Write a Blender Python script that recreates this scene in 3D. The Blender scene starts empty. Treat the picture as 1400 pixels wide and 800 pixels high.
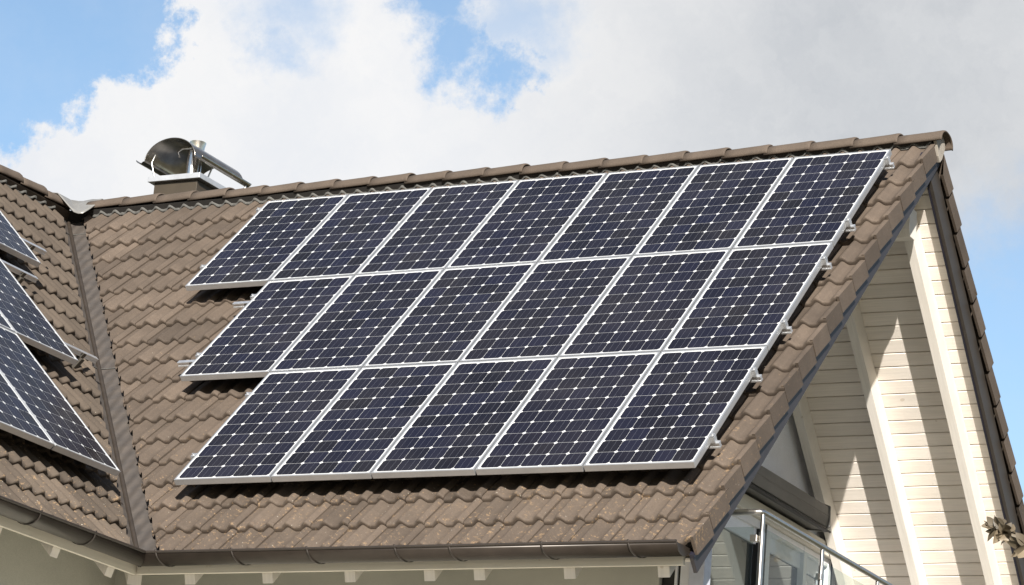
import bpy, math, random
from mathutils import Vector, Matrix
from mathutils import noise as mnoise
random.seed(7)
S2 = math.sqrt(2.0); C45 = 1 / S2
XL, XR = -5.990, 2.451            # valley/wing ridge line and verge of the main roof
VE = 5.985                        # slope length ridge -> eave
E0, K0 = 0.322, 0.208             # tile gauge and phase
TW = 0.30                         # tile cover width
PW, PH, PU, PV, PHT = 0.816, 1.5622, -3.4526, 0.6249, 0.150   # panel pitch, array origin, height
GROUND = -9.7
scene = bpy.context.scene
COL = scene.collection

# ------------------------------------------------------------------ helpers
class MB:
    def __init__(s): s.v = []; s.f = []; s.sm = []; s.uv = {}; s.att = []; s.mi = []; s.cur = 0.5; s.m = 0
    def add(s, verts, faces, smooth=False):
        b = len(s.v); s.v += [tuple(p) for p in verts]; s.att += [s.cur] * len(verts)
        for f in faces:
            s.f.append(tuple(b + i for i in f)); s.sm.append(smooth); s.mi.append(s.m)
    def box(s, x0, x1, y0, y1, z0, z1, M=None):
        P = [(x, y, z) for z in (z0, z1) for y in (y0, y1) for x in (x0, x1)]
        if M: P = [M(*p) for p in P]
        s.add(P, [(0, 2, 3, 1), (4, 5, 7, 6), (0, 1, 5, 4), (2, 6, 7, 3), (0, 4, 6, 2), (1, 3, 7, 5)])
    def prism(s, poly, a, b, M):           # poly in 2D, extruded a..b ; M(p,q,t)->xyz
        n = len(poly)
        P = [M(p[0], p[1], a) for p in poly] + [M(p[0], p[1], b) for p in poly]
        F = [tuple(range(n))[::-1], tuple(range(n, 2 * n))]
        F += [(i, (i + 1) % n, n + (i + 1) % n, n + i) for i in range(n)]
        s.add(P, F)
    def tube(s, pts, rad, n=10, cap=True):
        pts = [Vector(p) for p in pts]; rs = rad if isinstance(rad, (list, tuple)) else [rad] * len(pts)
        rings = []; up = None
        for i, p in enumerate(pts):
            t = (pts[min(i + 1, len(pts) - 1)] - pts[max(i - 1, 0)]).normalized()
            if up is None:
                up = Vector((0, 0, 1)) if abs(t.z) < .9 else Vector((1, 0, 0))
            a = t.cross(up).normalized(); up = a.cross(t).normalized()
            rings.append([p + (a * math.cos(2 * math.pi * k / n) + up * math.sin(2 * math.pi * k / n)) * rs[i] for k in range(n)])
        V = [q for r in rings for q in r]
        F = [(i * n + k, i * n + (k + 1) % n, (i + 1) * n + (k + 1) % n, (i + 1) * n + k) for i in range(len(pts) - 1) for k in range(n)]
        s.add(V, F, True)
        if cap:
            s.add(rings[0], [tuple(range(n))]); s.add(rings[-1], [tuple(range(n))])
    def grid(s, rows, smooth=True):        # list of rows of points
        m = len(rows[0]); V = [p for r in rows for p in r]
        s.add(V, [(i * m + j, i * m + j + 1, (i + 1) * m + j + 1, (i + 1) * m + j) for i in range(len(rows) - 1) for j in range(m - 1)], smooth)
    def build(s, name, mat, parent=None, bevel=0, cut=None, solid=0, loc=None):
        me = bpy.data.meshes.new(name)
        off = Vector(loc) if loc else Vector((0, 0, 0))
        me.from_pydata([Vector(p) - off for p in s.v], [], s.f)
        me.polygons.foreach_set('use_smooth', s.sm)
        if any(s.mi): me.polygons.foreach_set('material_index', s.mi)
        at = me.attributes.new('rnd', 'FLOAT', 'POINT'); at.data.foreach_set('value', s.att)
        for m_ in (mat if isinstance(mat, (list, tuple)) else [mat]): me.materials.append(m_)
        if cut:
            import bmesh
            bm = bmesh.new(); bm.from_mesh(me)
            for co, no in cut:
                bmesh.ops.bisect_plane(bm, geom=bm.verts[:] + bm.edges[:] + bm.faces[:], plane_co=co, plane_no=no, clear_inner=True)
            bm.to_mesh(me); bm.free()
        me.update()
        o = bpy.data.objects.new(name, me); COL.objects.link(o)
        if parent: o.parent = parent
        if loc: o.location = loc
        if solid:
            m_ = o.modifiers.new('s', 'SOLIDIFY'); m_.thickness = solid; m_.offset = 0
        if bevel:
            m_ = o.modifiers.new('b', 'BEVEL'); m_.width = bevel; m_.segments = 2; m_.limit_method = 'ANGLE'; m_.angle_limit = .6
        return o

def tag(o, label=None, cat=None, group=None, kind=None):
    if label: o['label'] = label
    if cat: o['category'] = cat
    if group: o['group'] = group
    if kind: o['kind'] = kind
    return o
def empty(name, loc=(0, 0, 0)):
    o = bpy.data.objects.new(name, None); COL.objects.link(o); o.location = loc; o.empty_display_size = .1; return o

def FS(u, v, h): return (u, -v * C45 - h * C45, -v * C45 + h * C45)      # front slope
def RS(u, v, h): return (u, v * C45 + h * C45, -v * C45 + h * C45)       # rear slope
def LS(u, v, h): return (XL + v * C45 + h * C45, u, -v * C45 + h * C45)  # wing slope facing +X
def WS(u, v, h): return (XL - v * C45 - h * C45, u, -v * C45 + h * C45)  # wing slope facing -X

# ------------------------------------------------------------------ materials
def mat(name):
    m = bpy.data.materials.new(name); m.use_nodes = True
    nt = m.node_tree; return m, nt, nt.nodes['Principled BSDF']
def N(nt, t, **k):
    n = nt.nodes.new(t)
    for a, b in k.items(): setattr(n, a, b)
    return n
def noise(nt, scale, detail=4, rough=.6, vec=None, dist=0):
    n = N(nt, 'ShaderNodeTexNoise'); n.inputs['Scale'].default_value = scale; n.inputs['Detail'].default_value = detail
    n.inputs['Roughness'].default_value = rough; n.inputs['Distortion'].default_value = dist
    if vec is None:
        g = N(nt, 'ShaderNodeNewGeometry'); vec = g.outputs['Position']
    nt.links.new(vec, n.inputs['Vector']); return n.outputs['Fac']
def ramp(nt, fac, stops):
    r = N(nt, 'ShaderNodeValToRGB'); el = r.color_ramp.elements
    while len(el) < len(stops): el.new(.5)
    for e, (p, c) in zip(el, stops):
        e.position = p; e.color = (c, c, c, 1) if not isinstance(c, tuple) else (*c, 1)
    nt.links.new(fac, r.inputs[0]); return r.outputs[0]
def mx(nt, fac, a, b, bt='MIX'):
    n = N(nt, 'ShaderNodeMix', data_type='RGBA', blend_type=bt)
    for sock, v in ((n.inputs[0], fac), (n.inputs[6], a), (n.inputs[7], b)):
        if isinstance(v, (int, float)): sock.default_value = v
        elif isinstance(v, tuple): sock.default_value = (*v, 1)
        else: nt.links.new(v, sock)
    return n.outputs[2]
def ma(nt, op, a, b=0.0, c=None):
    n = N(nt, 'ShaderNodeMath', operation=op)
    for i, v in enumerate((a, b, c)):
        if v is None: continue
        if isinstance(v, (int, float)): n.inputs[i].default_value = v
        else: nt.links.new(v, n.inputs[i])
    return n.outputs[0]
def bump(nt, bs, height, strength=.3, dist=.01):
    b = N(nt, 'ShaderNodeBump'); b.inputs['Strength'].default_value = strength; b.inputs['Distance'].default_value = dist
    nt.links.new(height, b.inputs['Height']); nt.links.new(b.outputs[0], bs.inputs['Normal'])
def attr(nt, name='rnd'):
    a = N(nt, 'ShaderNodeAttribute'); a.attribute_name = name; return a.outputs['Fac']
def stretched(nt, s):
    g = N(nt, 'ShaderNodeNewGeometry'); m = N(nt, 'ShaderNodeMapping'); m.inputs['Scale'].default_value = s
    nt.links.new(g.outputs['Position'], m.inputs[0]); return m.outputs[0]

def tile_material(name, base, base2, lichen=True):
    m, nt, b = mat(name)
    n1 = noise(nt, 3.0, 5); n2 = noise(nt, 90, 4, .7); r = attr(nt)
    c = mx(nt, ramp(nt, n1, [(.3, 0), (.72, 1.)]), base, base2)
    c = mx(nt, 1.0, c, ramp(nt, r, [(0, .70), (1, 1.20)]), 'MULTIPLY')
    c = mx(nt, 1.0, c, ramp(nt, n2, [(.3, .82), (.75, 1.15)]), 'MULTIPLY')
    st = noise(nt, 14, 4, .7)
    c = mx(nt, ramp(nt, st, [(.52, 0), (.8, .35)]), c, (.055, .045, .036))
    if lichen:
        g = N(nt, 'ShaderNodeNewGeometry'); sx = N(nt, 'ShaderNodeSeparateXYZ'); nt.links.new(g.outputs['Position'], sx.inputs[0])
        low = ma(nt, 'MULTIPLY_ADD', sx.outputs['Z'], -.045, -.135)            # weathering grows towards the eaves
        big = ramp(nt, noise(nt, 5.5, 3), [(.42, 0), (.75, .11)])
        l1 = ma(nt, 'ADD', noise(nt, 34, 4, .72), ma(nt, 'ADD', low, big))
        l1 = ramp(nt, l1, [(.672, 0), (.71, .75)])
        c = mx(nt, l1, c, (.23, .155, .088))
        sp = ramp(nt, ma(nt, 'ADD', noise(nt, 75, 2, .5), ma(nt, 'MULTIPLY', low, .35)), [(.755, 0), (.78, .9)])
        c = mx(nt, sp, c, (.5, .46, .38))
    nt.links.new(c, b.inputs['Base Color']); b.inputs['Roughness'].default_value = .82
    b.inputs['Specular IOR Level'].default_value = .35
    bump(nt, b, n2, .45, .004)
    return m
M_TILE = tile_material('concrete_roof_tile', (.076, .058, .044), (.110, .084, .064))
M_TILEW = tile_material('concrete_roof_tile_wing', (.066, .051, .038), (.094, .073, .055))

def plain(name, col, rough=.6, metal=0, var=.12, ns=8, bumpn=0, bscale=60, spec=.5, vec=None):
    m, nt, b = mat(name)
    n1 = noise(nt, ns, 5, .6, vec=vec(nt) if vec else None)
    c = mx(nt, 1.0, col, ramp(nt, n1, [(.3, 1 - var), (.7, 1 + var)]), 'MULTIPLY')
    nt.links.new(c, b.inputs['Base Color']); b.inputs['Roughness'].default_value = rough; b.inputs['Metallic'].default_value = metal
    b.inputs['Specular IOR Level'].default_value = spec
    if bumpn: bump(nt, b, noise(nt, bscale, 3), bumpn, .003)
    return m
M_ALU = plain('anodised_aluminium', (.60, .61, .62), .40, .8, .05)
M_RAIL = plain('bare_aluminium', (.70, .71, .72), .35, .8, .12, 20)
M_HOOK = plain('dark_steel_hook', (.10, .09, .075), .5, .5)
M_DECK = plain('dark_underlay', (.02, .018, .016), .9)
M_FOAM = plain('grey_ridge_roll', (.085, .083, .076), .8, 0, .25, 40, .5, 90)
M_LEAD = plain('pale_metal_cap', (.24, .235, .22), .4, .3, .1, 12)
M_BARGE = plain('brown_grey_verge_metal', (.036, .032, .034), .5, .2, .12, 5)
M_BARGE2 = plain('dark_violet_trim', (.018, .017, .028), .45, .2, .1, 5)
M_GUT = plain('brown_gutter_metal', (.038, .030, .024), .38, .35, .22, 6)
M_GUTD = plain('dark_gutter_strap', (.035, .028, .023), .5, .3)
M_GLASSW = None
M_AWN = plain('brown_grey_awning_metal', (.12, .118, .112), .45, .3, .08)
M_BLACK = plain('black_rubber', (.012, .012, .012), .6)
M_WHITE = plain('white_upvc', (.70, .71, .73), .35, 0, .04)
M_STEEL = plain('brushed_stainless', (.55, .53, .50), .28, 1, .1, 30)
M_STEELD = plain('cowl_stainless', (.42, .38, .33), .24, 1, .25, 9)
M_PIPE = plain('bright_flue_steel', (.72, .70, .68), .22, 1, .1, 12)
M_CHB = plain('brown_chimney_cladding', (.048, .037, .024), .55, .1, .12, 6)
M_SLAB = plain('zinc_cover', (.50, .51, .53), .4, .5, .1, 12)
M_LAWN = plain('lawn_grass', (.075, .070, .040), .9, 0, .35, 1.5, .5, 30)
M_BARK = plain('bark', (.10, .075, .05), .85, 0, .3, 20, .6, 60)

def plaster(name, col, s=240):
    m, nt, b = mat(name)
    n1 = noise(nt, 1.3, 5); n2 = noise(nt, s, 2, .5)
    c = mx(nt, 1.0, col, ramp(nt, n1, [(.3, .88), (.7, 1.08)]), 'MULTIPLY')
    c = mx(nt, 1.0, c, ramp(nt, n2, [(.3, .85), (.7, 1.12)]), 'MULTIPLY')
    nt.links.new(c, b.inputs['Base Color']); b.inputs['Roughness'].default_value = .9
    bump(nt, b, n2, .6, .004); return m
M_WALL = plaster('grey_green_render', (.46, .455, .40))
M_PLAS = plaster('white_render', (.84, .85, .89))

def wood(name, col, sc, strength=.12):
    m, nt, b = mat(name)
    n1 = noise(nt, 1.0, 5, .65, vec=stretched(nt, sc)); n2 = noise(nt, 2.2, 3); r = attr(nt)
    c = mx(nt, 1.0, col, ramp(nt, n1, [(.25, 1 - strength), (.75, 1 + strength * .6)]), 'MULTIPLY')
    c = mx(nt, 1.0, c, ramp(nt, r, [(0, .90), (1, 1.05)]), 'MULTIPLY')
    c = mx(nt, ramp(nt, n2, [(.45, 0), (.8, .25)]), c, tuple(x * y for x, y in zip(col, (.84, .78, .68))))
    kn = noise(nt, 16, 1, .3)
    c = mx(nt, ramp(nt, kn, [(.79, 0), (.82, .4)]), c, (.40, .31, .21))
    nt.links.new(c, b.inputs['Base Color']); b.inputs['Roughness'].default_value = .6
    bump(nt, b, n1, .25, .002); return m
M_BOARD = wood('cream_glazed_board', (.80, .735, .66), (2.2, 60, 60))
M_RAFT = wood('cream_rafter_paint', (.77, .725, .66), (50, 3, 3))
M_FASC = wood('cream_fascia_paint', (.70, .66, .57), (2, 2, 50))

# valley metal with faint crimps
m, nt, b = mat('brown_valley_metal'); M_VAL = m
g = N(nt, 'ShaderNodeUVMap')
w = N(nt, 'ShaderNodeTexWave'); w.inputs['Scale'].default_value = 2.0; w.inputs['Distortion'].default_value = 1.5; w.inputs['Detail'].default_value = 2
mp = N(nt, 'ShaderNodeMapping'); mp.inputs['Scale'].default_value = (1.3, .5, .9); gp = N(nt, 'ShaderNodeNewGeometry')
nt.links.new(gp.outputs['Position'], mp.inputs[0]); nt.links.new(mp.outputs[0], w.inputs[0])
n1 = noise(nt, 9, 5)
c = mx(nt, ramp(nt, n1, [(.35, 0), (.7, 1)]), (.070, .062, .056), (.105, .088, .074))
c = mx(nt, 1.0, c, ramp(nt, w.outputs['Fac'], [(0, .93), (1, 1.05)]), 'MULTIPLY')
nt.links.new(c, b.inputs['Base Color']); b.inputs['Roughness'].default_value = .55; b.inputs['Metallic'].default_value = .25
bump(nt, b, w.outputs['Fac'], .45, .02)

# photovoltaic laminate: UV in cell units (5 x 10)
m, nt, b = mat('photovoltaic_laminate'); M_PV = m
uv = N(nt, 'ShaderNodeUVMap'); sp = N(nt, 'ShaderNodeSeparateXYZ'); nt.links.new(uv.outputs[0], sp.inputs[0])
fx = ma(nt, 'SUBTRACT', ma(nt, 'FRACT', sp.outputs[0]), .5); fy = ma(nt, 'SUBTRACT', ma(nt, 'FRACT', sp.outputs[1]), .5)
ax = ma(nt, 'ABSOLUTE', fx); ay = ma(nt, 'ABSOLUTE', fy)
inb = ma(nt, 'LESS_THAN', ax, .494)
inb = ma(nt, 'MULTIPLY', inb, ma(nt, 'LESS_THAN', ay, .4945))
inb = ma(nt, 'MULTIPLY', inb, ma(nt, 'LESS_THAN', ma(nt, 'ADD', ax, ay), .885))
for sock, lo, hi in ((sp.outputs[0], 0, 5), (sp.outputs[1], 0, 10)):
    inb = ma(nt, 'MULTIPLY', inb, ma(nt, 'GREATER_THAN', sock, lo)); inb = ma(nt, 'MULTIPLY', inb, ma(nt, 'LESS_THAN', sock, hi))
bus = ma(nt, 'LESS_THAN', ma(nt, 'ABSOLUTE', ma(nt, 'SUBTRACT', ax, .17)), .006)
cid = N(nt, 'ShaderNodeCombineXYZ'); nt.links.new(ma(nt, 'FLOOR', sp.outputs[0]), cid.inputs[0]); nt.links.new(ma(nt, 'FLOOR', sp.outputs[1]), cid.inputs[1])
oi = N(nt, 'ShaderNodeObjectInfo'); nt.links.new(ma(nt, 'MULTIPLY', oi.outputs['Random'], 91.7), cid.inputs[2])
wn = N(nt, 'ShaderNodeTexWhiteNoise', noise_dimensions='3D'); nt.links.new(cid.outputs[0], wn.inputs['Vector'])
cellc = mx(nt, wn.outputs['Value'], (.0075, .007, .009), (.009, .0095, .020))
cellc = mx(nt, ma(nt, 'MULTIPLY', oi.outputs['Random'], .5), cellc, (.012, .011, .017))
cellc = mx(nt, ma(nt, 'MULTIPLY', bus, .45), cellc, (.16, .17, .2))
cc = mx(nt, inb, (.50, .51, .51), cellc)
dust = ramp(nt, noise(nt, 2.2, 4), [(.35, 0.0), (.8, .035)])
cc = mx(nt, dust, cc, (.30, .27, .24))
nt.links.new(cc, b.inputs['Base Color']); b.inputs['Roughness'].default_value = .16; b.inputs['Specular IOR Level'].default_value = .14
nt.links.new(ramp(nt, noise(nt, 6, 4), [(.3, .12), (.8, .26)]), b.inputs['Roughness'])

# window glass: dark room behind, strong coating reflection
m, nt, b = mat('coated_window_glass'); M_WGL = m
gl = N(nt, 'ShaderNodeBsdfGlossy'); gl.inputs['Roughness'].default_value = .03; gl.inputs['Color'].default_value = (.84, .88, .95, 1)
mxs = N(nt, 'ShaderNodeMixShader'); fr = N(nt, 'ShaderNodeFresnel'); fr.inputs[0].default_value = 3.6
out = nt.nodes['Material Output']; b.inputs['Base Color'].default_value = (.05, .052, .056, 1)
nt.links.new(fr.outputs[0], mxs.inputs[0]); nt.links.new(b.outputs[0], mxs.inputs[1]); nt.links.new(gl.outputs[0], mxs.inputs[2]); nt.links.new(mxs.outputs[0], out.inputs[0])
# clear balustrade glass
m, nt, b = mat('clear_safety_glass'); M_CGL = m
nt.nodes.remove(b); tr = N(nt, 'ShaderNodeBsdfTransparent'); tr.inputs[0].default_value = (.86, .90, .88, 1)
gl = N(nt, 'ShaderNodeBsdfGlossy'); gl.inputs['Roughness'].default_value = .01
fr = N(nt, 'ShaderNodeFresnel'); fr.inputs[0].default_value = 1.45; mxs = N(nt, 'ShaderNodeMixShader')
gb = N(nt, 'ShaderNodeNewGeometry'); nt.links.new(ma(nt, 'MULTIPLY', fr.outputs[0], ma(nt, 'SUBTRACT', 1.0, gb.outputs['Backfacing'])), mxs.inputs[0]); nt.links.new(tr.outputs[0], mxs.inputs[1]); nt.links.new(gl.outputs[0], mxs.inputs[2])
nt.links.new(mxs.outputs[0], nt.nodes['Material Output'].inputs[0])
# leaves
m, nt, b = mat('olive_brown_leaf'); M_LEAF = m
c = mx(nt, attr(nt), (.060, .048, .030), (.19, .15, .10)); nt.links.new(c, b.inputs['Base Color']); b.inputs['Roughness'].default_value = .55

# ------------------------------------------------------------------ roof tiles
def prof(s, last=False):
    """profile depth below crest for s in 0..TW"""
    h = 0
    for c in (.115, .265):
        d = abs(s - c)
        if last and c > .2 and s > c: d = 0
        h = max(h, .5 + .5 * math.cos(math.pi * min(d / .058, 1)))
    return -.036 * (1 - h)
PS = [0, .02, .04, .057, .066, .075, .085, .095, .105, .115, .125, .135, .145, .155, .164, .173, .19, .207, .216, .225, .235, .245, .255, .265, .275, .285, .295, .3005]
def tile(mb, F, u0, vb, e, last, rng):
    mb.cur = min(1, max(0, rng.gauss(.5, .22)))
    ju = rng.uniform(-.003, .003); jv = rng.uniform(-.006, .006); jh = rng.uniform(-.003, .003); sk = rng.uniform(-.012, .012)
    over = .06
    rows = []
    def hh(v): return -.040 * (vb - v) / e + jh
    segs = [(vb - e - over, 0), (vb - .022, 0), (vb - .008, -.003), (vb - .001, -.010), (vb + .002, -.02), (vb - .002, -.042)]
    for v, dz in segs:
        row = []
        for s in PS:
            if s > .296 and last: s = .300
            row.append(F(u0 + s + ju, v + jv + sk * (s - .15), hh(v) + prof(s, last) + dz))
        rows.append(row)
    mb.grid(rows, True)
    # right-hand overlap edge of the tile (small step onto its neighbour)
    if not last:
        r0 = [F(u0 + .3005 + ju, v + jv, hh(v) + prof(.3) + dz) for v, dz in segs[:4]]
        r1 = [F(u0 + .3005 + ju, v + jv, hh(v) + prof(.3) + dz - .02) for v, dz in segs[:4]]
        mb.grid([r0, r1], False)
    else:      # verge flap
        v0, v1 = vb - e + .004, vb + .001
        u1 = u0 + .300 + ju
        mb.grid([[F(u1, v, hh(v) + d) for v in (v0 + .006, v0 + .02, (v0 + v1) / 2, v1 - .018, v1 - .006, v1)] for d in (0.0, -.006, -.13, -.136)], False)
        w = [F(u1, v1, hh(v1)), F(u1, v1, hh(v1) - .136), F(u1 - .022, v1, hh(v1) - .136), F(u1 - .022, v1, hh(v1))]
        mb.add(w, [(0, 1, 2, 3)])
        w = [F(u1, v0, hh(v0) - .136), F(u1, v1, hh(v1) - .136), F(u1 - .022, v1, hh(v1) - .136), F(u1 - .022, v0, hh(v0) - .136)]
        mb.add(w, [(0, 1, 2, 3)])
def tiles(F, uright, ncol, lastflap, seed, skip=None):
    mb = MB(); rng = random.Random(seed)
    k = 1
    while True:
        vb = K0 + E0 * k
        if vb > 5.75: break
        for c in range(ncol):
            u0 = uright - (c + 1) * TW
            if skip and skip(u0, vb): continue
            tile(mb, F, u0, vb, E0, lastflap and c == 0, rng)
        k += 1
    for c in range(ncol):
        u0 = uright - (c + 1) * TW
        if skip and skip(u0, VE): continue
        tile(mb, F, u0, VE, VE - (K0 + E0 * (k - 1)), lastflap and c == 0, rng)
    return mb

house = empty('house', (0, 0, GROUND)); 
tag(house, 'brown tiled gabled house with cream boarded soffits and an open loggia under the gable', 'house')
OFF = Vector((0, 0, -GROUND))     # children live in house space
def H(mb, name, mt, bevel=0, cut=None, parent=None, solid=0):
    o = mb.build(name, mt, None, bevel, cut, solid)
    if parent is None:
        o.parent = house; o.location = OFF
    else:
        o.parent = parent
    return o
W = C45
# valley clips (vertical planes); clear_inner removes the side opposite to the normal
VC = .155
ft = tiles(FS, XR, 28, True, 1, lambda u, v: u + TW < XL + v * C45 - .9)
front_roof = H(ft, 'tiled_roof_slope', M_TILE, cut=[((XL + VC, 0, 0), (W, W, 0)), ((0, 0, -.115), (0, -1, 0))])
front_roof['label'] = 'front tiled slope carrying the large solar array'
lt = tiles(LS, .45, 33, False, 2, lambda u, v: u > -v * C45 + .9)
left_roof = H(lt, 'tiled_roof_slope', M_TILEW, cut=[((XL - .115, 0, 0), (-W, -W, 0)), ((XL + .11, 0, 0), (1, 0, 0))])
left_roof['label'] = 'tiled slope of the side wing left of the valley'
rt = tiles(RS, XR, 28, True, 3)
rear_roof = H(rt, 'tiled_roof_slope', M_TILE, cut=[((0, .115, 0), (0, 1, 0)), ((XL - .01, 0, 0), (1, 0, 0))])
rear_roof['label'] = 'rear tiled slope behind the ridge'

# structural deck below tiles
mb = MB()
mb.prism([(0, -.17), (VE - .12, -.17), (VE - .12, -.10), (.02, -.10)], XL + .01, XR - .06, lambda v, h, u: FS(u, v, h))
mb.prism([(0, -.17), (VE - .12, -.17), (VE - .12, -.10), (.02, -.10)], XL + .01, XR - .06, lambda v, h, u: RS(u, v, h))
H(mb, 'roof_deck', M_DECK, cut=[((XL, 0, 0), (W, W, 0))])
mb = MB()
mb.prism([(0, -.17), (VE - .12, -.17), (VE - .12, -.10), (.02, -.10)], -9.45, 0.0, lambda v, h, u: LS(u, v, h))
H(mb, 'roof_deck', M_DECK, cut=[((XL, 0, 0), (-W, -W, 0))])
mb = MB()   # far slope of the wing, closing hip, plain sheet with tiles not needed beyond view
mb.prism([(0, -.17), (VE, -.17), (VE, -.02), (.0, -.02)], -9.45, 4.2, lambda v, h, u: WS(u, v, h))
H(mb, 'roof_slab', M_TILEW, cut=[((XL, 0, 0), (-W, -W, 0))])
mb = MB()
mb.prism([(0, -.17), (VE, -.17), (VE, -.03), (.0, -.03)], XL - 4.3, XL, lambda v, h, u: RS(u, v, h))
H(mb, 'roof_slab', M_TILE, cut=[((XL, 0, 0), (W, W, 0))])

# valley flashing
mb = MB(); nseg = 60; L = 4.235
rows = []
for i in range(nseg + 1):
    t = .10 + (L - .10) * i / nseg; jig = random.uniform(-.002, .002)
    c = Vector((XL + t, -t, -t - .125)); r = []
    for d in (-.30, -.24, -.16, -.08, -.012, 0, .012, .08, .16, .24, .30):
        # move along +X on the front slope (no height change), along -Y on the wing slope
        off = Vector((max(d, 0), min(d, 0) * 1.0, 0))
        r.append(tuple(c + off + Vector((0, 0, jig + (.010 if abs(d) in (.16, .08) and i % 2 else 0)))))
    rows.append(r)
mb.grid(rows, True)
flash = H(mb, 'valley_flashing', M_VAL)
mb = MB()
mb.tube([(XL + .12, -.12, -.12 - .112), (XL + L, -L, -L - .112)], [.019, .020], 6)
H(mb, 'standing_rib', plain('dark_valley_rib', (.045, .035, .027), .55, .3, .2), parent=flash)
mb = MB()
for t in (.30, 2.15): # soldered sheet joints
    for s in (0, 1):
        mb = MB(); a = Vector((XL + t, -t, -t - .116)); e = a + (Vector((.20, 0, 0.0)) if s == 0 else Vector((0, -.20, 0)))
        mb.tube([a, e + Vector((0, 0, .003))], .004, 5); H(mb, 'sheet_joint', M_FOAM, parent=flash)
# pale metal saddle where the two ridges meet
mb = MB(); rows = []
for i in range(11):
    f_ = i / 10; r = []
    for j in range(9):
        g_ = j / 8; x = XL - .12 + .52 * f_; y = -.30 + .42 * g_
        z = .012 - max(abs(y) - .03, 0) * .85 + max(0, (XL + .08 - x)) * .35 + .012 * mnoise.noise((x * 9, y * 9, 0))
        z = max(z, .012 - max(x - XL - .08, 0) * .95) if y < 0 else z
        r.append((x, y, z))
    rows.append(r)
mb.grid(rows, True); H(mb, 'saddle_flashing', M_LEAD, solid=.006)

# ridge tiles
def ridge_tile(L0, r_, x0, toward):   # local mesh running +X, wide end at +X
    mb = MB(); rows = []; n = 16
    for (t, sc, dz) in ((0, .95, -.010), (.12, .965, -.006), (L0 - .06, .985, .001), (L0 + .012, 1.0, .005), (L0 + .022, .995, .004), (L0 + .027, .98, -.002)):
        row = []
        for k in range(n + 1):
            a = math.pi * k / n; ca, sa = math.cos(a), math.sin(a)
            row.append((t, -ca * .135 * sc, -.088 + (sa ** .85) * .104 * sc + dz))
        rows.append(row)
    mb.grid(rows, True); return mb
proto = None
RL = .372
rproto_me = None
def put_ridge(x, y, rz, rng):
    global rproto_me
    if rproto_me is None:
        mb = ridge_tile(RL, .12, 0, 1); o = mb.build('ridge_tile', M_TILE, None, 0, None, .014); rproto_me = o
    else:
        o = rproto_me.copy(); COL.objects.link(o)
    o.parent = house; o.location = Vector((x, y, rng.uniform(-.003, .003) - .008 - .045 * max(0, (x - XL) / 8.4))) + OFF
    o.rotation_euler = (rng.uniform(-.01, .01), rng.uniform(-.006, .006), rz + rng.uniform(-.006, .006))
    return o
rng = random.Random(5)
x = XR + .035 - RL
while x > XL + .18:
    put_ridge(x, 0, 0, rng); x -= RL
y = -.16
while y > -9.2:
    y -= RL; put_ridge(XL, y, math.pi / 2, rng)
# grey ventilation roll under ridge tiles
def roll(F, ua, ub, name, uright):
    mb = MB(); rows = [[], [], [], []]
    n = int((ub - ua) / .0125)
    for i in range(n + 1):
        u = ua + (ub - ua) * i / n; s = (u - uright) % TW
        p = prof(s) - .022; j = .003 * mnoise.noise((u * 40, 0, 0))
        for k, (v, h) in enumerate(((.10, .010), (.166, .009), (.180, .000), (.183, -.012))):
            rows[k].append(F(u, v + j * 2, p + h + j))
    mb.grid(rows, True); return H(mb, name, M_FOAM)
roll(FS, XL + .35, XR - .03, 'ridge_vent_roll', XR)
roll(RS, XL + .35, XR - .03, 'ridge_vent_roll', XR)
roll(LS, -9.3, -.32, 'ridge_vent_roll', .45)
# ridge end disc under the last ridge tile
mb = MB()
mb.prism([(-.105, -.075), (-.09, -.02), (-.045, .008), (0, .016), (.045, .008), (.09, -.02), (.105, -.075), (.045, -.185), (.0, -.225), (-.045, -.185)],
         XR - .015, XR + .012, lambda a, b_, t: (t, a, b_ - .058))
H(mb, 'ridge_end_disc', plain('grey_beige_disc', (.30, .27, .23), .8, 0, .15, 20), .004)

# ------------------------------------------------------------------ verge boards, soffits, rafters
TS_R, TS_F = .300, .235
mb = MB(); mb.box(XR - .055, XR - .028, .02, VE + .02, -.262, -.150, FS); H(mb, 'bargeboard', M_BARGE, .003)
mb = MB(); mb.box(XR - .050, XR - .018, .01, VE + .02, -.1495, -.118, FS); H(mb, 'verge_trim', M_BARGE2, .003)
mb = MB(); mb.box(XR - .070, XR - .040, .05, VE + .0, -.345, -.155, RS); H(mb, 'bargeboard', plain('dark_brown_bargeboard', (.040, .033, .027), .5, .1), .003)
mb = MB(); mb.box(XR - .085, XR - .0705, .05, VE, -.352, -.30, RS); H(mb, 'verge_trim', M_BARGE2, .002)
XG = .72
def soffit(F, T, name):
    mb = MB(); v = .30 if F is RS else .25; pitch = .1285; rg = random.Random(9)
    while v < VE - .15:
        mb.cur = rg.random(); w_ = .1225
        # board section with chamfered edges facing down (h negative = down)
        sec = [(v, -T + .018), (v, -T + .005), (v + .005, -T), (v + w_ - .005, -T), (v + w_, -T + .005), (v + w_, -T + .018)]
        mb.prism(sec, XG - .1, XR - .072, lambda a, b_, t: F(t, a, b_ + rgj))
        v += pitch
    return H(mb, name, M_BOARD)
rgj = 0
soffit(RS, TS_R, 'soffit_boarding'); soffit(FS, TS_F, 'soffit_boarding')
mb = MB()
mb.box(XG - .1, XR - .075, .22, VE - .1, -TS_R + .0185, -.171, RS); mb.box(XG - .1, XR - .075, .17, VE - .1, -TS_F + .0185, -.171, FS)
H(mb, 'soffit_backing', plain('dark_groove_backing', (.16, .13, .10), .8))
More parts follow.
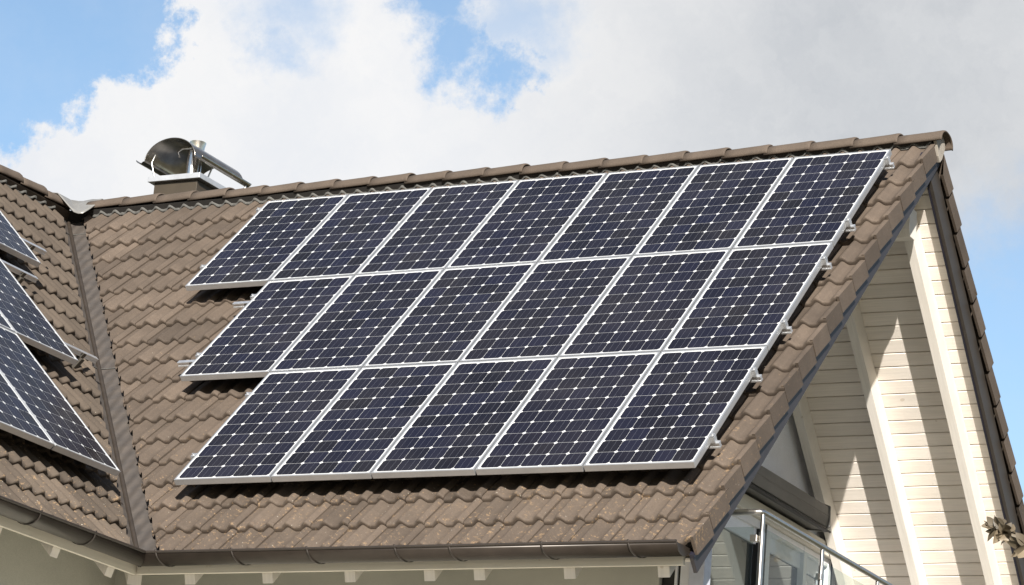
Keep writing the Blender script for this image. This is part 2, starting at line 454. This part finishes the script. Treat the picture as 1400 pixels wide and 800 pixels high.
for xa in (2.125, 1.465, .800):
    mb = MB(); mb.box(xa, xa + .080, .30, VE - .10, -.48, -TS_R - .0005, RS); H(mb, 'rafter', M_RAFT, .004)
    mb = MB(); mb.box(xa, xa + .080, .36, VE - .35, -.415, -TS_F - .0005, FS); H(mb, 'rafter', M_RAFT, .004)
mb = MB(); mb.prism([(-.08, -.84), (-.05, -.90), (.05, -.90), (.08, -.84), (.08, -.655), (-.08, -.655)], XG - .3, 2.26, lambda a, b_, t: (t, a, b_)); H(mb, 'ridge_beam', M_RAFT, .004)

# ------------------------------------------------------------------ eaves
def tail(F, u, name='rafter_tail', w=.084):
    """F maps (u, n, z): u along the eave, n outward distance from ridge, z height"""
    mb = MB()
    mb.prism([(4.115, -4.31), (4.125, -4.34), (4.085, -4.462), (3.50, -3.88), (3.45, -3.72)], u, u + w, lambda n, z, t: F(t, n, z))
    return H(mb, name, M_RAFT, .003)
FE = lambda t, n, z: (t, -n, z)
LE = lambda t, n, z: (XL + n, t, z)
TX = [-1.462, -.825, -.170, .445, .822, 1.487, 2.160]
for x in TX: tail(FE, x)
TY = [-5.08 - .66 * k for k in range(0, 6)] + [-4.43]
for y_ in TY: tail(LE, y_)
mb = MB()   # diagonal valley rafter tail
d_ = Vector((1, -1, 0)) / S2; p_ = Vector((1, 1, 0)) / S2
mb.prism([(5.85, -4.30), (5.84, -4.47), (5.1, -3.98), (5.1, -3.85)], -.05, .05, lambda n, z, t: tuple(Vector((XL, 0, z)) + d_ * n * 1.0 + p_ * t))
H(mb, 'valley_rafter_tail', M_RAFT, .003)
XF = XL + 4.15
mb = MB(); mb.box(XF - .0, 2.36, -4.15, -4.122, -4.395, -4.30); H(mb, 'fascia', M_FASC, .003)
mb = MB(); mb.box(XF - .028, XF, -9.4, -4.152, -4.40, -4.30); H(mb, 'fascia', M_FASC, .003)
# soffit strip boards above tails
mb = MB(); mb.box(XL + 3.4, 2.36, 4.9, 5.72, -.20, -.1705, FS); H(mb, 'eave_soffit', M_FASC, cut=[((XL, 0, 0), (W, W, 0))])
mb = MB(); mb.box(-9.4, -3.3, 4.9, 5.72, -.20, -.1705, LS); H(mb, 'eave_soffit', M_FASC, cut=[((XL, 0, 0), (-W, -W, 0))])
# gutters
GC, GR, GN, GZ = 4.254, .068, .100, -4.290
def gut_prof():
    pts = []
    n = 14
    for k in range(n + 1):
        a = math.pi * k / n
        pts.append((GC + GN * math.cos(a), GZ - GR * math.sin(a)))
    return pts       # from outer rim to inner rim
def gutter(F, u_end_fn, u_far, name):
    mb = MB(); P = gut_prof()
    rows = [[F(u_end_fn(n), n, z) for n, z in P], [F(u_far, n, z) for n, z in P]]
    rows = [[rows[0][k], rows[1][k]] for k in range(len(P))]
    mb.grid(rows, True)
    o = H(mb, name, M_GUT, solid=.003)
    mb = MB(); mb.tube([F(u_end_fn(GC + GN), GC + GN + .002, GZ + .006), F(u_far, GC + GN + .002, GZ + .006)], .0105, 8)
    H(mb, 'rolled_rim', M_GUTD, parent=o)
    return o
g1 = gutter(FE, lambda n: XL + n, 2.395, 'gutter')
g2 = gutter(LE, lambda n: -n, -9.4, 'gutter')
mb = MB(); P = gut_prof(); mb.prism(P, 2.392, 2.402, lambda n, z, t: (t, -n, z)); H(mb, 'end_cap', M_GUT, parent=g1)
def bracket(F, u, par, slant=.0):
    mb = MB(); rows = []
    for w_ in (-.007, .007):
        r = []
        for k in range(-1, 13):
            a = math.pi * max(k, 0) / 14; rr = GR + .006
            r.append(F(u + w_ + slant * max(k, 0), GC + (GN + .006) * math.cos(a) + (.0 if k >= 0 else .004), GZ - rr * math.sin(a) + (.022 if k < 0 else 0)))
        rows.append(r)
    mb.grid(rows, True); H(mb, 'gutter_bracket', M_GUTD, parent=par, solid=.004)
for x in (-1.55, -.93, -.33, .35, .76, 1.44, 2.06): bracket(FE, x, g1, .005)
for y_ in (-4.97, -5.60, -6.25, -6.9): bracket(LE, y_, g2)

# ------------------------------------------------------------------ walls
mb = MB()
mb.box(XL + 3.55, 1.92, -3.55, -3.35, GROUND, -3.80)
H(mb, 'wall', M_WALL)
mb = MB(); mb.box(XL + 3.35, XL + 3.55, -9.2, -3.3505, GROUND, -3.80); H(mb, 'wall', M_WALL)
mb = MB(); mb.box(XL - 3.6, XL + 3.35, -9.2, -9.0, GROUND, -3.7); mb.prism([(-3.6, -3.7), (3.35, -3.7), (0, -.35)], -9.2, -9.0, lambda a, b_, t: (XL + a, t, b_)); H(mb, 'wall', M_WALL)
mb = MB(); mb.box(XL - 3.8, XL - 3.6, -9.2, 3.5, GROUND, -3.75); H(mb, 'wall', M_WALL)
mb = MB(); mb.box(XL - 3.6, XG - .2, 3.3, 3.5, GROUND, -3.75); H(mb, 'wall', M_WALL)
mb = MB(); mb.box(2.05, 2.25, -3.35, 3.5, GROUND, -4.95); H(mb, 'wall', M_WALL)
# loggia floor
mb = MB(); mb.box(XG - .2, 2.33, -3.34, 3.5, -4.94, -4.78); H(mb, 'loggia_floor', plaster('grey_concrete_slab', (.40, .39, .37)))
# gable wall, in white render above the awning
mb = MB()
mb.prism([(-2.70, -3.15), (2.62, -3.15), (2.62, -3.02), (0.0, -.43), (-2.62, -3.04)][::1], XG - .2, XG, lambda a, b_, t: (t, a, b_))
gw = H(mb, 'gable_wall', M_PLAS)
# header beam below awning
mb = MB(); mb.box(XG + .0005, XG + .07, -2.35, 2.47, -2.95, -2.83); H(mb, 'window_header', M_FASC, .004)
# wall end right of the glazing
mb = MB(); mb.box(XG - .2, XG - .001, 2.46, 3.5, GROUND, -3.151); H(mb, 'wall', M_PLAS)
mb = MB(); mb.box(XG - .2, XG - .001, -2.70, -.9, -4.77, -3.151); H(mb, 'wall', M_PLAS)
mb = MB(); mb.box(XG - .2, XG - .001, -3.3, 3.3, GROUND, -4.9401); H(mb, 'wall', M_WALL)

# glazing of the gable wall under the awning
win = MB()
zt, zb = -2.952, -4.77
for (a, b_) in ((-.9, -.82), (.86, .93), (.965, 1.06), (1.80, 1.875), (2.36, 2.42)): win.box(XG - .06, XG + .035, a, b_, zb, zt)
win.box(XG - .06, XG + .03, -.82, 2.36, zt - .07, zt - .0005); win.box(XG - .06, XG + .03, -.82, 2.36, zb, zb + .09)
wf = H(win, 'glazed_door', M_WHITE, .003)
mb = MB(); mb.box(XG - .03, XG - .02, -.82, 2.36, zb + .09, zt - .07); H(mb, 'pane', M_WGL, parent=wf)
for a, b_ in ((.832, .859), (.931, .964), (2.421, 2.445)):
    mb = MB(); mb.box(XG - .02, XG + .037, a, b_, zb, zt - .01); H(mb, 'rubber_seal', M_BLACK, parent=wf)
# loggia corner post and window of the front wall
mb = MB(); mb.box(2.135, 2.245, -3.56, -3.45, -4.78, -3.70); H(mb, 'corner_post', plain('pale_grey_post', (.52, .54, .60), .5), .004)
mb = MB(); mb.box(2.06, 2.134, -3.53, -3.45, -4.78, -3.75); mb.box(2.02, 2.04, -3.53, -3.45, -4.78, -3.75)
fw_ = H(mb, 'window_frame', M_WHITE, .003)
mb = MB(); mb.box(2.041, 2.059, -3.515, -3.45, -4.78, -3.75); mb.box(1.925, 2.019, -3.51, -3.45, -4.78, -3.75); H(mb, 'dark_seal', M_BLACK, parent=fw_)

# ------------------------------------------------------------------ chimney
ch = MB(); ch.box(-5.235, -4.765, .25, 1.00, -1.1, .2295)
chim = H(ch, 'chimney', M_CHB, .003)
mb = MB(); mb.box(-5.285, -4.715, .205, 1.05, .23, .282); H(mb, 'cover_plate', M_SLAB, .004, parent=chim)
mb = MB(); mb.tube([(-4.99, .47, .28), (-4.99, .47, .62)], .056, 20); H(mb, 'flue_pipe', M_PIPE, parent=chim)
mb = MB(); mb.tube([(-5.075, .64, .28), (-5.075, .64, .68)], .055, 20); mb.tube([(-5.075, .64, .60), (-5.075, .64, .70), (-5.075, .64, .745)], [.060, .068, .078], 20, False); H(mb, 'flue_pipe', M_PIPE, parent=chim)
mb = MB(); rows = []
HC = -5.065
sec = [(-.372, .065), (-.355, .046), (-.33, .032), (-.31, .032), (-.292, .046)]
for k in range(0, 25):
    a = math.pi * (1 - k / 24); sec.append((.275 * math.cos(a), .05 + .205 * math.sin(a)))
sec += [(.292, .046), (.31, .030), (.33, .026), (.352, .036), (.368, .056)]
for yy in (.20, .205, .62, 1.035, 1.04):
    rows.append([(HC + a, yy, .385 + b_ * (1.0) - (yy - .2) * .0) for a, b_ in sec])
mb.grid(rows, True); H(mb, 'cowl_hood', M_STEELD, parent=chim, solid=.006)
for pts_, r_ in (([(HC - .17, .24, .28), (HC - .215, .23, .42), (HC - .185, .235, .50)], .009), ([(HC + .30, .98, .10), (HC + .33, 1.0, .42)], .011), ([(HC + .22, .5, .28), (HC + .26, .55, .5)], .008)):
    mb = MB(); mb.tube(pts_, r_, 8); H(mb, 'hood_strut', M_STEEL, parent=chim)
mb = MB(); mb.tube([(HC - .05, .43, .53), (HC - .055, .40, .575), (HC - .0, .39, .600), (HC + .10, .39, .595)], .008, 8); H(mb, 'wire_clip', M_PIPE, parent=chim)

# ------------------------------------------------------------------ solar panels
FW, FD, FH = PW - .012, PH - .012, .048      # frame outer size
fr_w = .012
def panel_meshes():
    mb = MB()
    for (a, b_, c_, d_) in ((0, FW, 0, fr_w), (0, FW, FD - fr_w, FD), (0, fr_w, fr_w, FD - fr_w), (FW - fr_w, FW, fr_w, FD - fr_w)):
        mb.box(a, b_, -d_, -c_, -FH, 0)
    return mb
def make_panel():
    root = empty('solar_panel')
    f_ = panel_meshes().build('frame', M_ALU, root, .0022)
    # laminate sheet: local x 0..FW, local y 0..-FD
    me = bpy.data.meshes.new('cell_sheet')
    z = -.004; a, b_ = fr_w, FW - fr_w; c_, d_ = fr_w, FD - fr_w
    V = [(a, -c_, z), (b_, -c_, z), (b_, -d_, z), (a, -d_, z), (a, -c_, z - .008), (b_, -c_, z - .008), (b_, -d_, z - .008), (a, -d_, z - .008)]
    me.from_pydata(V, [], [(0, 3, 2, 1), (4, 5, 6, 7)])
    uvl = me.uv_layers.new(name='UVMap'); cell_u = (FW - 2 * .022) / 5; cell_v = (FD - 2 * .024) / 10
    for lp in me.loops:
        x_, y_, _ = V[lp.vertex_index]; uvl.data[lp.index].uv = ((x_ - .022) / cell_u, (-y_ - .024) / cell_v)
    me.materials.append(M_PV)
    g_ = bpy.data.objects.new('cell_sheet', me); COL.objects.link(g_); g_.parent = root
    return root
def slope_matrix(F, u, v, h):
    o = Vector(F(u, v, h)); ax = (Vector(F(u + 1, v, h)) - o); ay = -(Vector(F(u, v + 1, h)) - o); az = Vector(F(u, v, h + 1)) - o
    return Matrix(((ax.x, ay.x, az.x, o.x), (ax.y, ay.y, az.y, o.y), (ax.z, ay.z, az.z, o.z), (0, 0, 0, 1)))
panel0 = None
def put_panel(F, u, v, label, group):
    global panel0
    if panel0 is None: p = panel0 = make_panel()
    else:
        p = panel0.copy(); COL.objects.link(p)
        for c_ in panel0.children:
            d_ = c_.copy(); COL.objects.link(d_); d_.parent = p
    jr = random.uniform
    p.matrix_world = slope_matrix(F, u + .006 + jr(-.001, .001), v + .006 + jr(-.001, .001), PHT + jr(-.001, .001))
    tag(p, label, 'solar panel', group)
ordn = ['leftmost', 'second from the left', 'third from the left', 'middle', 'third from the right', 'second from the right', 'rightmost']
GM = 'solar panels of the large array on the front slope'
names = {
 0: ['solar panel at the top left corner of the large array, overhanging bare tiles', 'second solar panel from the left in the row nearest the ridge', 'third solar panel from the left in the row nearest the ridge',
     'middle solar panel of the seven in the row nearest the ridge', 'third solar panel from the right in the row nearest the ridge', 'second solar panel from the right in the row nearest the ridge', 'solar panel at the top right corner of the large array, beside the roof peak'],
 1: [None, 'leftmost solar panel of the middle row, two rail ends sticking out at its left', 'second solar panel from the left in the middle row of the large array', 'third solar panel from the left in the middle row of the large array',
     'third solar panel from the right in the middle row of the large array', 'second solar panel from the right in the middle row of the large array', 'rightmost solar panel of the middle row, beside the verge tiles'],
 2: [None, None, 'solar panel at the bottom left corner of the large array, nearest the roof valley', 'second solar panel from the left in the bottom row above the gutter', 'middle solar panel of the five in the bottom row above the gutter',
     'second solar panel from the right in the bottom row above the gutter', 'solar panel at the bottom right corner of the large array, above the gutter end']}
for r in range(3):
    for c_ in range(7):
        if names[r][c_]: put_panel(FS, PU + c_ * PW, PV + r * PH, names[r][c_], GM)
YL, VL = -4.8315, .585
GL = 'solar panels on the wing slope left of the valley'
def wing_panel(cu, r, lab): put_panel(LS, YL + cu * PW, VL + r * PH, lab, GL)
wing_panel(2, 0, 'uppermost visible solar panel on the wing slope, above a rail end near the valley')
wing_panel(1, 1, 'middle row wing solar panel whose lower right corner sits beside a dark roof hook')
wing_panel(0, 1, 'middle row wing solar panel showing only a sliver at the left picture edge')
wing_panel(0, 2, 'bottom row wing solar panel with its sharp corner touching the valley flashing')
wing_panel(-1, 2, 'bottom row wing solar panel left of the one touching the valley flashing')

# mounting rails (things) with clamps and hooks
def rail(F, ua, ub, v, label, group, clampR=None, clampL=None, hooks=()):
    root = empty('mounting_rail'); root.location = F(ua, v, 0)
    inv = Vector(F(ua, v, 0))
    def put(mb, nm, mt, bev=.001): 
        o = mb.build(nm, mt, None, bev); o.parent = root; o.location = -inv
        return o
    z1 = PHT - FH - .002
    mb = MB()
    mb.box(ua, ub, v - .018, v + .018, z1 - .012, z1, F); mb.box(ua, ub, v - .014, v + .014, z1 - .030, z1 - .0121, F); mb.box(ua, ub, v - .019, v + .019, z1 - .042, z1 - .0301, F)
    put(mb, 'rail_profile', M_RAIL)
    for cu, s in ((clampR, 1), (clampL, -1)):
        if cu is None: continue
        mb = MB(); mb.box(*(sorted((cu, cu + s * .030))), v - .022, v + .022, z1 + .001, PHT - .004, F)
        mb.box(*(sorted((cu - s * .010, cu + s * .028))), v - .022, v + .022, PHT + .0008, PHT + .006, F)
        mb.tube([F(cu + s * .014, v, PHT + .006), F(cu + s * .014, v, PHT + .016)], .009, 8)
        put(mb, 'end_clamp', M_ALU)
    for hu in hooks:
        mb = MB(); mb.box(hu - .02, hu + .02, v - .01, v + .05, -.055, z1 - .043, F); mb.box(hu - .02, hu + .02, v + .02, v + .028, -.02, z1 + .0, F)
        mb.box(hu - .02, hu + .02, v - .16, v + .03, -.062, -.050, F); put(mb, 'roof_hook', M_HOOK)
    tag(root, label, 'mounting rail', group)
RG = 'aluminium mounting rails under the large array'
R_ = PU + 7 * PW - .006
labs = ['aluminium rail near the ridge, its clamp by the top right panel corner', 'aluminium rail under the lower part of the top panel row, clamped at the right',
        'aluminium rail whose left end shows in the gap below the top left panel', 'aluminium rail sticking out left of the lower middle row panel',
        'aluminium rail under the upper part of the bottom panel row', 'lowest aluminium rail, clamped just above the bottom right panel corner']
for (v, ul, lab, over) in ((.79, PU, labs[0], .03), (1.84, PU, labs[1], .03), (2.45, PU + PW, labs[2], .22), (3.41, PU + PW, labs[3], .22), (4.09, PU + 2 * PW, labs[4], .05), (4.97, PU + 2 * PW, labs[5], .05)):
    rail(FS, ul - over + .006, R_ + .055, v, lab, RG, R_ + .001, ul + .005, hooks=(ul - over * .35 if over > .1 else ul + .3, R_ - .6))
WG = 'aluminium mounting rails under the wing array'
for (ub, v, lab, cl) in ((-1.88, 1.68, 'aluminium rail end poking out beside the uppermost wing panel', YL + 3 * PW), (-2.56, 2.35, 'aluminium rail end in the shadow below the uppermost wing panel', YL + 2 * PW),
                     (-2.60, 3.37, 'long aluminium rail end pointing to the valley above a roof hook', YL + 2 * PW)):
    rail(LS, -7.2, ub, v, lab, WG, None, None, hooks=(ub - .19,))

# ------------------------------------------------------------------ awning cassette
aw = empty('awning', (.84, 0, -2.8)); AO = -Vector(aw.location)
tag(aw, 'retracted brown grey awning cassette fixed across the gable wall above the loggia glazing', 'awning')
def A(mb, nm, mt, bev=.004):
    o = mb.build(nm, mt, None, bev); o.parent = aw; o.location = AO; return o
mb = MB(); mb.prism([(XG + .002, -2.62), (.90, -2.60), (.955, -2.625), (.960, -2.705), (.955, -2.71), (.960, -2.715), (.95, -2.80), (.90, -2.822), (XG + .002, -2.80)], -2.2, 1.80, lambda a, b_, t: (a, t, b_)); A(mb, 'cassette', M_AWN)
mb = MB(); mb.prism([(XG + .002, -2.61), (.90, -2.59), (.965, -2.617), (.968, -2.80), (.90, -2.832), (XG + .002, -2.81)], 1.8005, 1.825, lambda a, b_, t: (a, t, b_)); A(mb, 'end_cap', M_AWN)
mb = MB(); mb.tube([(.965, -2.2, -2.835), (.965, 1.83, -2.835)], .010, 8); mb.box(.93, .955, -2.2, 1.8, -2.842, -2.823); A(mb, 'front_seal', M_BLACK, 0)

# ------------------------------------------------------------------ balcony railing
RX, RY, RZ = 2.35, -2.90, -3.765
br = empty('balcony_railing', (RX, RY, -4.78)); BO = -Vector(br.location)
tag(br, 'stainless steel balcony railing with clear glass panels at the open gable', 'railing')
def B(mb, nm, mt, bev=0, par=None):
    o = mb.build(nm, mt, None, bev); o.parent = br; o.location = BO; return o
mb = MB(); mb.tube([(.9, RY, RZ), (RX - .06, RY, RZ), (RX - .018, RY + .006, RZ), (RX - .004, RY + .02, RZ), (RX, RY + .06, RZ), (RX, 2.9, RZ)], .0215, 14); B(mb, 'handrail', M_STEEL)
for (px, py) in ((RX, RY + .02), (RX, -1.775), (RX, -.65), (RX, .5), (RX, 1.65), (1.25, RY)):
    mb = MB(); mb.tube([(px, py, -4.9), (px, py, RZ - .015)], .014, 10); mb.tube([(px, py, -4.9), (px, py, RZ - .14)], .021, 12); B(mb, 'post', M_STEEL)
def clamp(x, y, z, along):
    mb = MB()
    if along == 'y':
        mb.box(x - .03, x + .012, y - .032, y + .032, z - .024, z + .024)
    else: mb.box(x - .05, x + .0, y - .012, y + .03, z - .024, z + .024)
    B(mb, 'glass_clamp', M_STEEL, .003)
clamp(RX - .02, RY - .01, -3.95, 'x'); clamp(RX, -1.775, -3.985, 'y'); clamp(RX, -.65, -3.985, 'y'); clamp(RX, .5, -3.985, 'y')
zg = -3.868
for (ya, yb) in ((RY + .07, -1.84), (-1.71, -.71), (-.59, .44), (.56, 1.59)):
    mb = MB(); mb.box(RX - .006, RX + .004, ya, yb, -4.72, zg); B(mb, 'glass_pane', M_CGL, .001)
mb = MB(); mb.box(1.31, RX - .055, RY - .004, RY + .006, -4.72, zg); B(mb, 'glass_pane', M_CGL, .001)

# ------------------------------------------------------------------ ground and tree
mb = MB(); n = 24; R0 = 900
mb.grid([[(-R0 + 2 * R0 * i / n, -R0 + 2 * R0 * j / n, GROUND) for i in range(n + 1)] for j in range(n + 1)])
tag(mb.build('lawn', M_LAWN), kind='structure')
mb = MB(); mb.box(-12, 5.0, -13.5, -3.56, GROUND + .004, GROUND + .06); tag(mb.build('terrace', plain('pale_terrace_paving', (.36, .325, .28), .8, 0, .15, 3, .3, 30)), kind='structure')

tree = empty('tree', (4.35, -.35, GROUND)); tag(tree, 'tree branch tip with olive brown leaves in front of the right bargeboard', 'tree')
TO = -Vector(tree.location); rg = random.Random(21)
def leaf(mb, p, d, L_, w_, rg):
    mb.cur = rg.random()
    d = d.normalized(); s_ = d.cross(Vector((rg.uniform(-1, 1), rg.uniform(-1, 1), rg.uniform(-.2, 1)))).normalized(); n_ = d.cross(s_)
    rows = []
    for t, wk in ((0, .05), (.15, .55), (.35, .95), (.55, 1), (.75, .75), (.9, .35), (1, .02)):
        c_ = p + d * (L_ * t) - n_ * (.18 * L_ * t * t)
        rows.append([c_ - s_ * w_ * wk + n_ * w_ * wk * .35, c_, c_ + s_ * w_ * wk + n_ * w_ * wk * .35])
    mb.grid(rows, True)
wd = MB(); lv = MB()
base = Vector((4.35, -.35, GROUND)); top = Vector((4.25, -.30, -3.9))
wd.tube([base, base.lerp(top, .4) + Vector((.08, .03, 0)), base.lerp(top, .75) + Vector((-.05, 0, 0)), top], [.11, .08, .05, .025], 10)
tips = [(Vector((3.10, -.20, -3.27)), True)]
for k in range(16):
    a = rg.uniform(0, 6.28); tips.append((Vector((4.55 + .62 * math.cos(a), -.3 + .7 * math.sin(a), rg.uniform(-5.6, -3.85))), False))
for tp, main in tips:
    st = base.lerp(top, .95 if main else rg.uniform(.6, .95)); mid = st.lerp(tp, .5) + Vector((0, 0, .05))
    wd.tube([st, mid, tp], [.016, .010, .004], 6)
    for j in range(44 if main else 40):
        t = rg.uniform(.78 if main else .3, 1.0); p = (mid.lerp(tp, (t - .5) * 2) if t > .5 else st.lerp(mid, t * 2))
        d = Vector((rg.uniform(-1, .9), rg.uniform(-1, 1), rg.uniform(-.8, .6))) if not main else Vector((rg.uniform(-1, .25), rg.uniform(-.6, .6), rg.uniform(-.75, .6)))
        leaf(lv, p, d, rg.uniform(.10, .145), rg.uniform(.030, .042), rg)
o = wd.build('trunk', M_BARK); o.parent = tree; o.location = TO
o = lv.build('crown', M_LEAF); o.parent = tree; o.location = TO

# ------------------------------------------------------------------ camera
cam = bpy.data.cameras.new('camera'); co = bpy.data.objects.new('camera', cam); COL.objects.link(co)
Rr = Vector((0.88834959, 0.45199503, 0.08084246)); Ru = Vector((0.05722177, -0.28366785, 0.95721378)); Rf = Vector((-0.45558828, 0.84571452, 0.27786017))
cp = Vector((10.15873, -21.22798, -8.10798))
co.matrix_world = Matrix(((Rr.x, Ru.x, -Rf.x, cp.x), (Rr.y, Ru.y, -Rf.y, cp.y), (Rr.z, Ru.z, -Rf.z, cp.z), (0, 0, 0, 1)))
cam.sensor_width = 36; cam.lens = 4080.22 / 1400 * 36; cam.clip_start = .1; cam.clip_end = 5000
scene.camera = co

# ------------------------------------------------------------------ light and sky
sun = Vector((.528, -1.0, .53)).normalized()
el = math.asin(sun.z)
sl = bpy.data.lights.new('sun', 'SUN'); sl.energy = 5.0; sl.angle = math.radians(.5); sl.color = (1.0, .945, .87)
so = bpy.data.objects.new('sun', sl); COL.objects.link(so); so.rotation_euler = sun.to_track_quat('Z', 'Y').to_euler()
wd_ = bpy.data.worlds.new('World'); scene.world = wd_; wd_.use_nodes = True; nt = wd_.node_tree
bg = nt.nodes['Background']
SKY = .075; bg.inputs['Strength'].default_value = SKY
sk = N(nt, 'ShaderNodeTexSky', sky_type='NISHITA'); sk.sun_disc = False; sk.sun_elevation = el
sk.sun_rotation = math.atan2(sun.x, sun.y); sk.air_density = 1.0; sk.dust_density = .6; sk.ozone_density = 1.6
tc = N(nt, 'ShaderNodeTexCoord'); dirv = tc.outputs['Generated']
def direction(px, py):
    d = Rr * ((px - 700) / 4080.22) + Ru * (-(py - 400) / 4080.22) + Rf; return d.normalized()
def vm(op, a, b=None):
    n = N(nt, 'ShaderNodeVectorMath', operation=op)
    nt.links.new(a, n.inputs[0]) if not isinstance(a, (tuple, Vector)) else setattr(n.inputs[0], 'default_value', tuple(a))
    if b is not None:
        nt.links.new(b, n.inputs[1]) if not isinstance(b, (tuple, Vector)) else setattr(n.inputs[1], 'default_value', tuple(b))
    return n
# turbulent warp of the direction so patch outlines billow
def wnoise(scale, detail, rough, vec, color=False, dist=0):
    n = N(nt, 'ShaderNodeTexNoise'); n.inputs['Scale'].default_value = scale; n.inputs['Detail'].default_value = detail; n.inputs['Roughness'].default_value = rough
    n.inputs['Distortion'].default_value = dist
    nt.links.new(vec, n.inputs['Vector']); return n.outputs['Color' if color else 'Fac']
w1 = vm('SUBTRACT', wnoise(30, 9, .66, dirv, True), (.5, .5, .5)).outputs[0]
sc = N(nt, 'ShaderNodeVectorMath', operation='SCALE'); nt.links.new(w1, sc.inputs[0]); sc.inputs['Scale'].default_value = .062
warp = vm('ADD', dirv, sc.outputs[0]).outputs[0]
def patch(px, py, rad, soft):       # 1 inside the patch, 0 outside; radius in 1/4080 radians
    d = vm('DISTANCE', warp, direction(px, py)).outputs['Value']
    m_ = N(nt, 'ShaderNodeMapRange'); m_.interpolation_type = 'SMOOTHSTEP'
    m_.inputs['From Min'].default_value = (rad + soft) / 4080; m_.inputs['From Max'].default_value = max(rad - soft, 0) / 4080
    nt.links.new(d, m_.inputs['Value']); return m_.outputs[0]
def mxm(lst):
    r = lst[0]
    for x_ in lst[1:]: r = ma(nt, 'MAXIMUM', r, x_)
    return r
hole = mxm([patch(-60, -40, 235, 16), patch(55, 50, 120, 15), patch(140, 0, 112, 15), patch(0, 112, 78, 14),
            patch(645, 60, 56, 26), patch(690, 100, 46, 24), patch(610, 0, 66, 30), patch(722, 138, 22, 16)])
hole = ma(nt, 'MAXIMUM', hole, ma(nt, 'MULTIPLY', mxm([patch(715, 25, 60, 50), patch(385, 10, 50, 50), patch(365, 75, 34, 34)]), .6))
hole = ma(nt, 'MAXIMUM', hole, ma(nt, 'MULTIPLY', mxm([patch(1440, 530, 235, 100), patch(1420, 760, 210, 60)]), 1.0))
# elsewhere in the sky: broken cloud, only outside the pictured window
far = N(nt, 'ShaderNodeMapRange'); d0 = vm('DISTANCE', dirv, direction(700, 400)).outputs['Value']
far.inputs['From Min'].default_value = .22; far.inputs['From Max'].default_value = .38; nt.links.new(d0, far.inputs['Value'])
gen = ramp(nt, wnoise(3.0, 8, .6, dirv), [(.42, 1.0), (.60, 0.0)])
hole = mx(nt, far.outputs[0], hole, gen)
veil = ramp(nt, wnoise(36, 8, .65, dirv), [(.38, 0), (.78, .10)])
hole = ma(nt, 'MULTIPLY', hole, ma(nt, 'SUBTRACT', 1.0, veil))
# cloud body colour
grey = N(nt, 'ShaderNodeMapRange'); grey.interpolation_type = 'SMOOTHSTEP'
dg = vm('DISTANCE', dirv, direction(1330, 120)).outputs['Value']
grey.inputs['From Min'].default_value = 800 / 4080; grey.inputs['From Max'].default_value = 150 / 4080; nt.links.new(dg, grey.inputs['Value'])
K = 1.0 / SKY
def kc(c, s): return tuple(x * s * K for x in c)
shade = ramp(nt, wnoise(16, 9, .6, warp), [(.32, 1.0), (.62, 0.0)])
white = mx(nt, ma(nt, 'MULTIPLY', shade, .55), kc((.93, .93, .935), .5), kc((.76, .80, .87), .5))
greyc = mx(nt, shade, kc((.70, .715, .735), .5), kc((.575, .60, .635), .5))
cl = mx(nt, grey.outputs[0], white, greyc)
dim = mx(nt, far.outputs[0], (1.0, 1.0, 1.0), (.36, .365, .39))
cl = mx(nt, 1.0, cl, dim, 'MULTIPLY')
blue = mx(nt, 1.0, sk.outputs[0], (1.16, 1.16, 1.12), 'MULTIPLY')
fin = mx(nt, hole, cl, blue)
nt.links.new(fin, bg.inputs['Color'])

scene.view_settings.view_transform = 'Standard'; scene.view_settings.look = 'None'
scene.view_settings.exposure = 1.0; scene.view_settings.gamma = 1
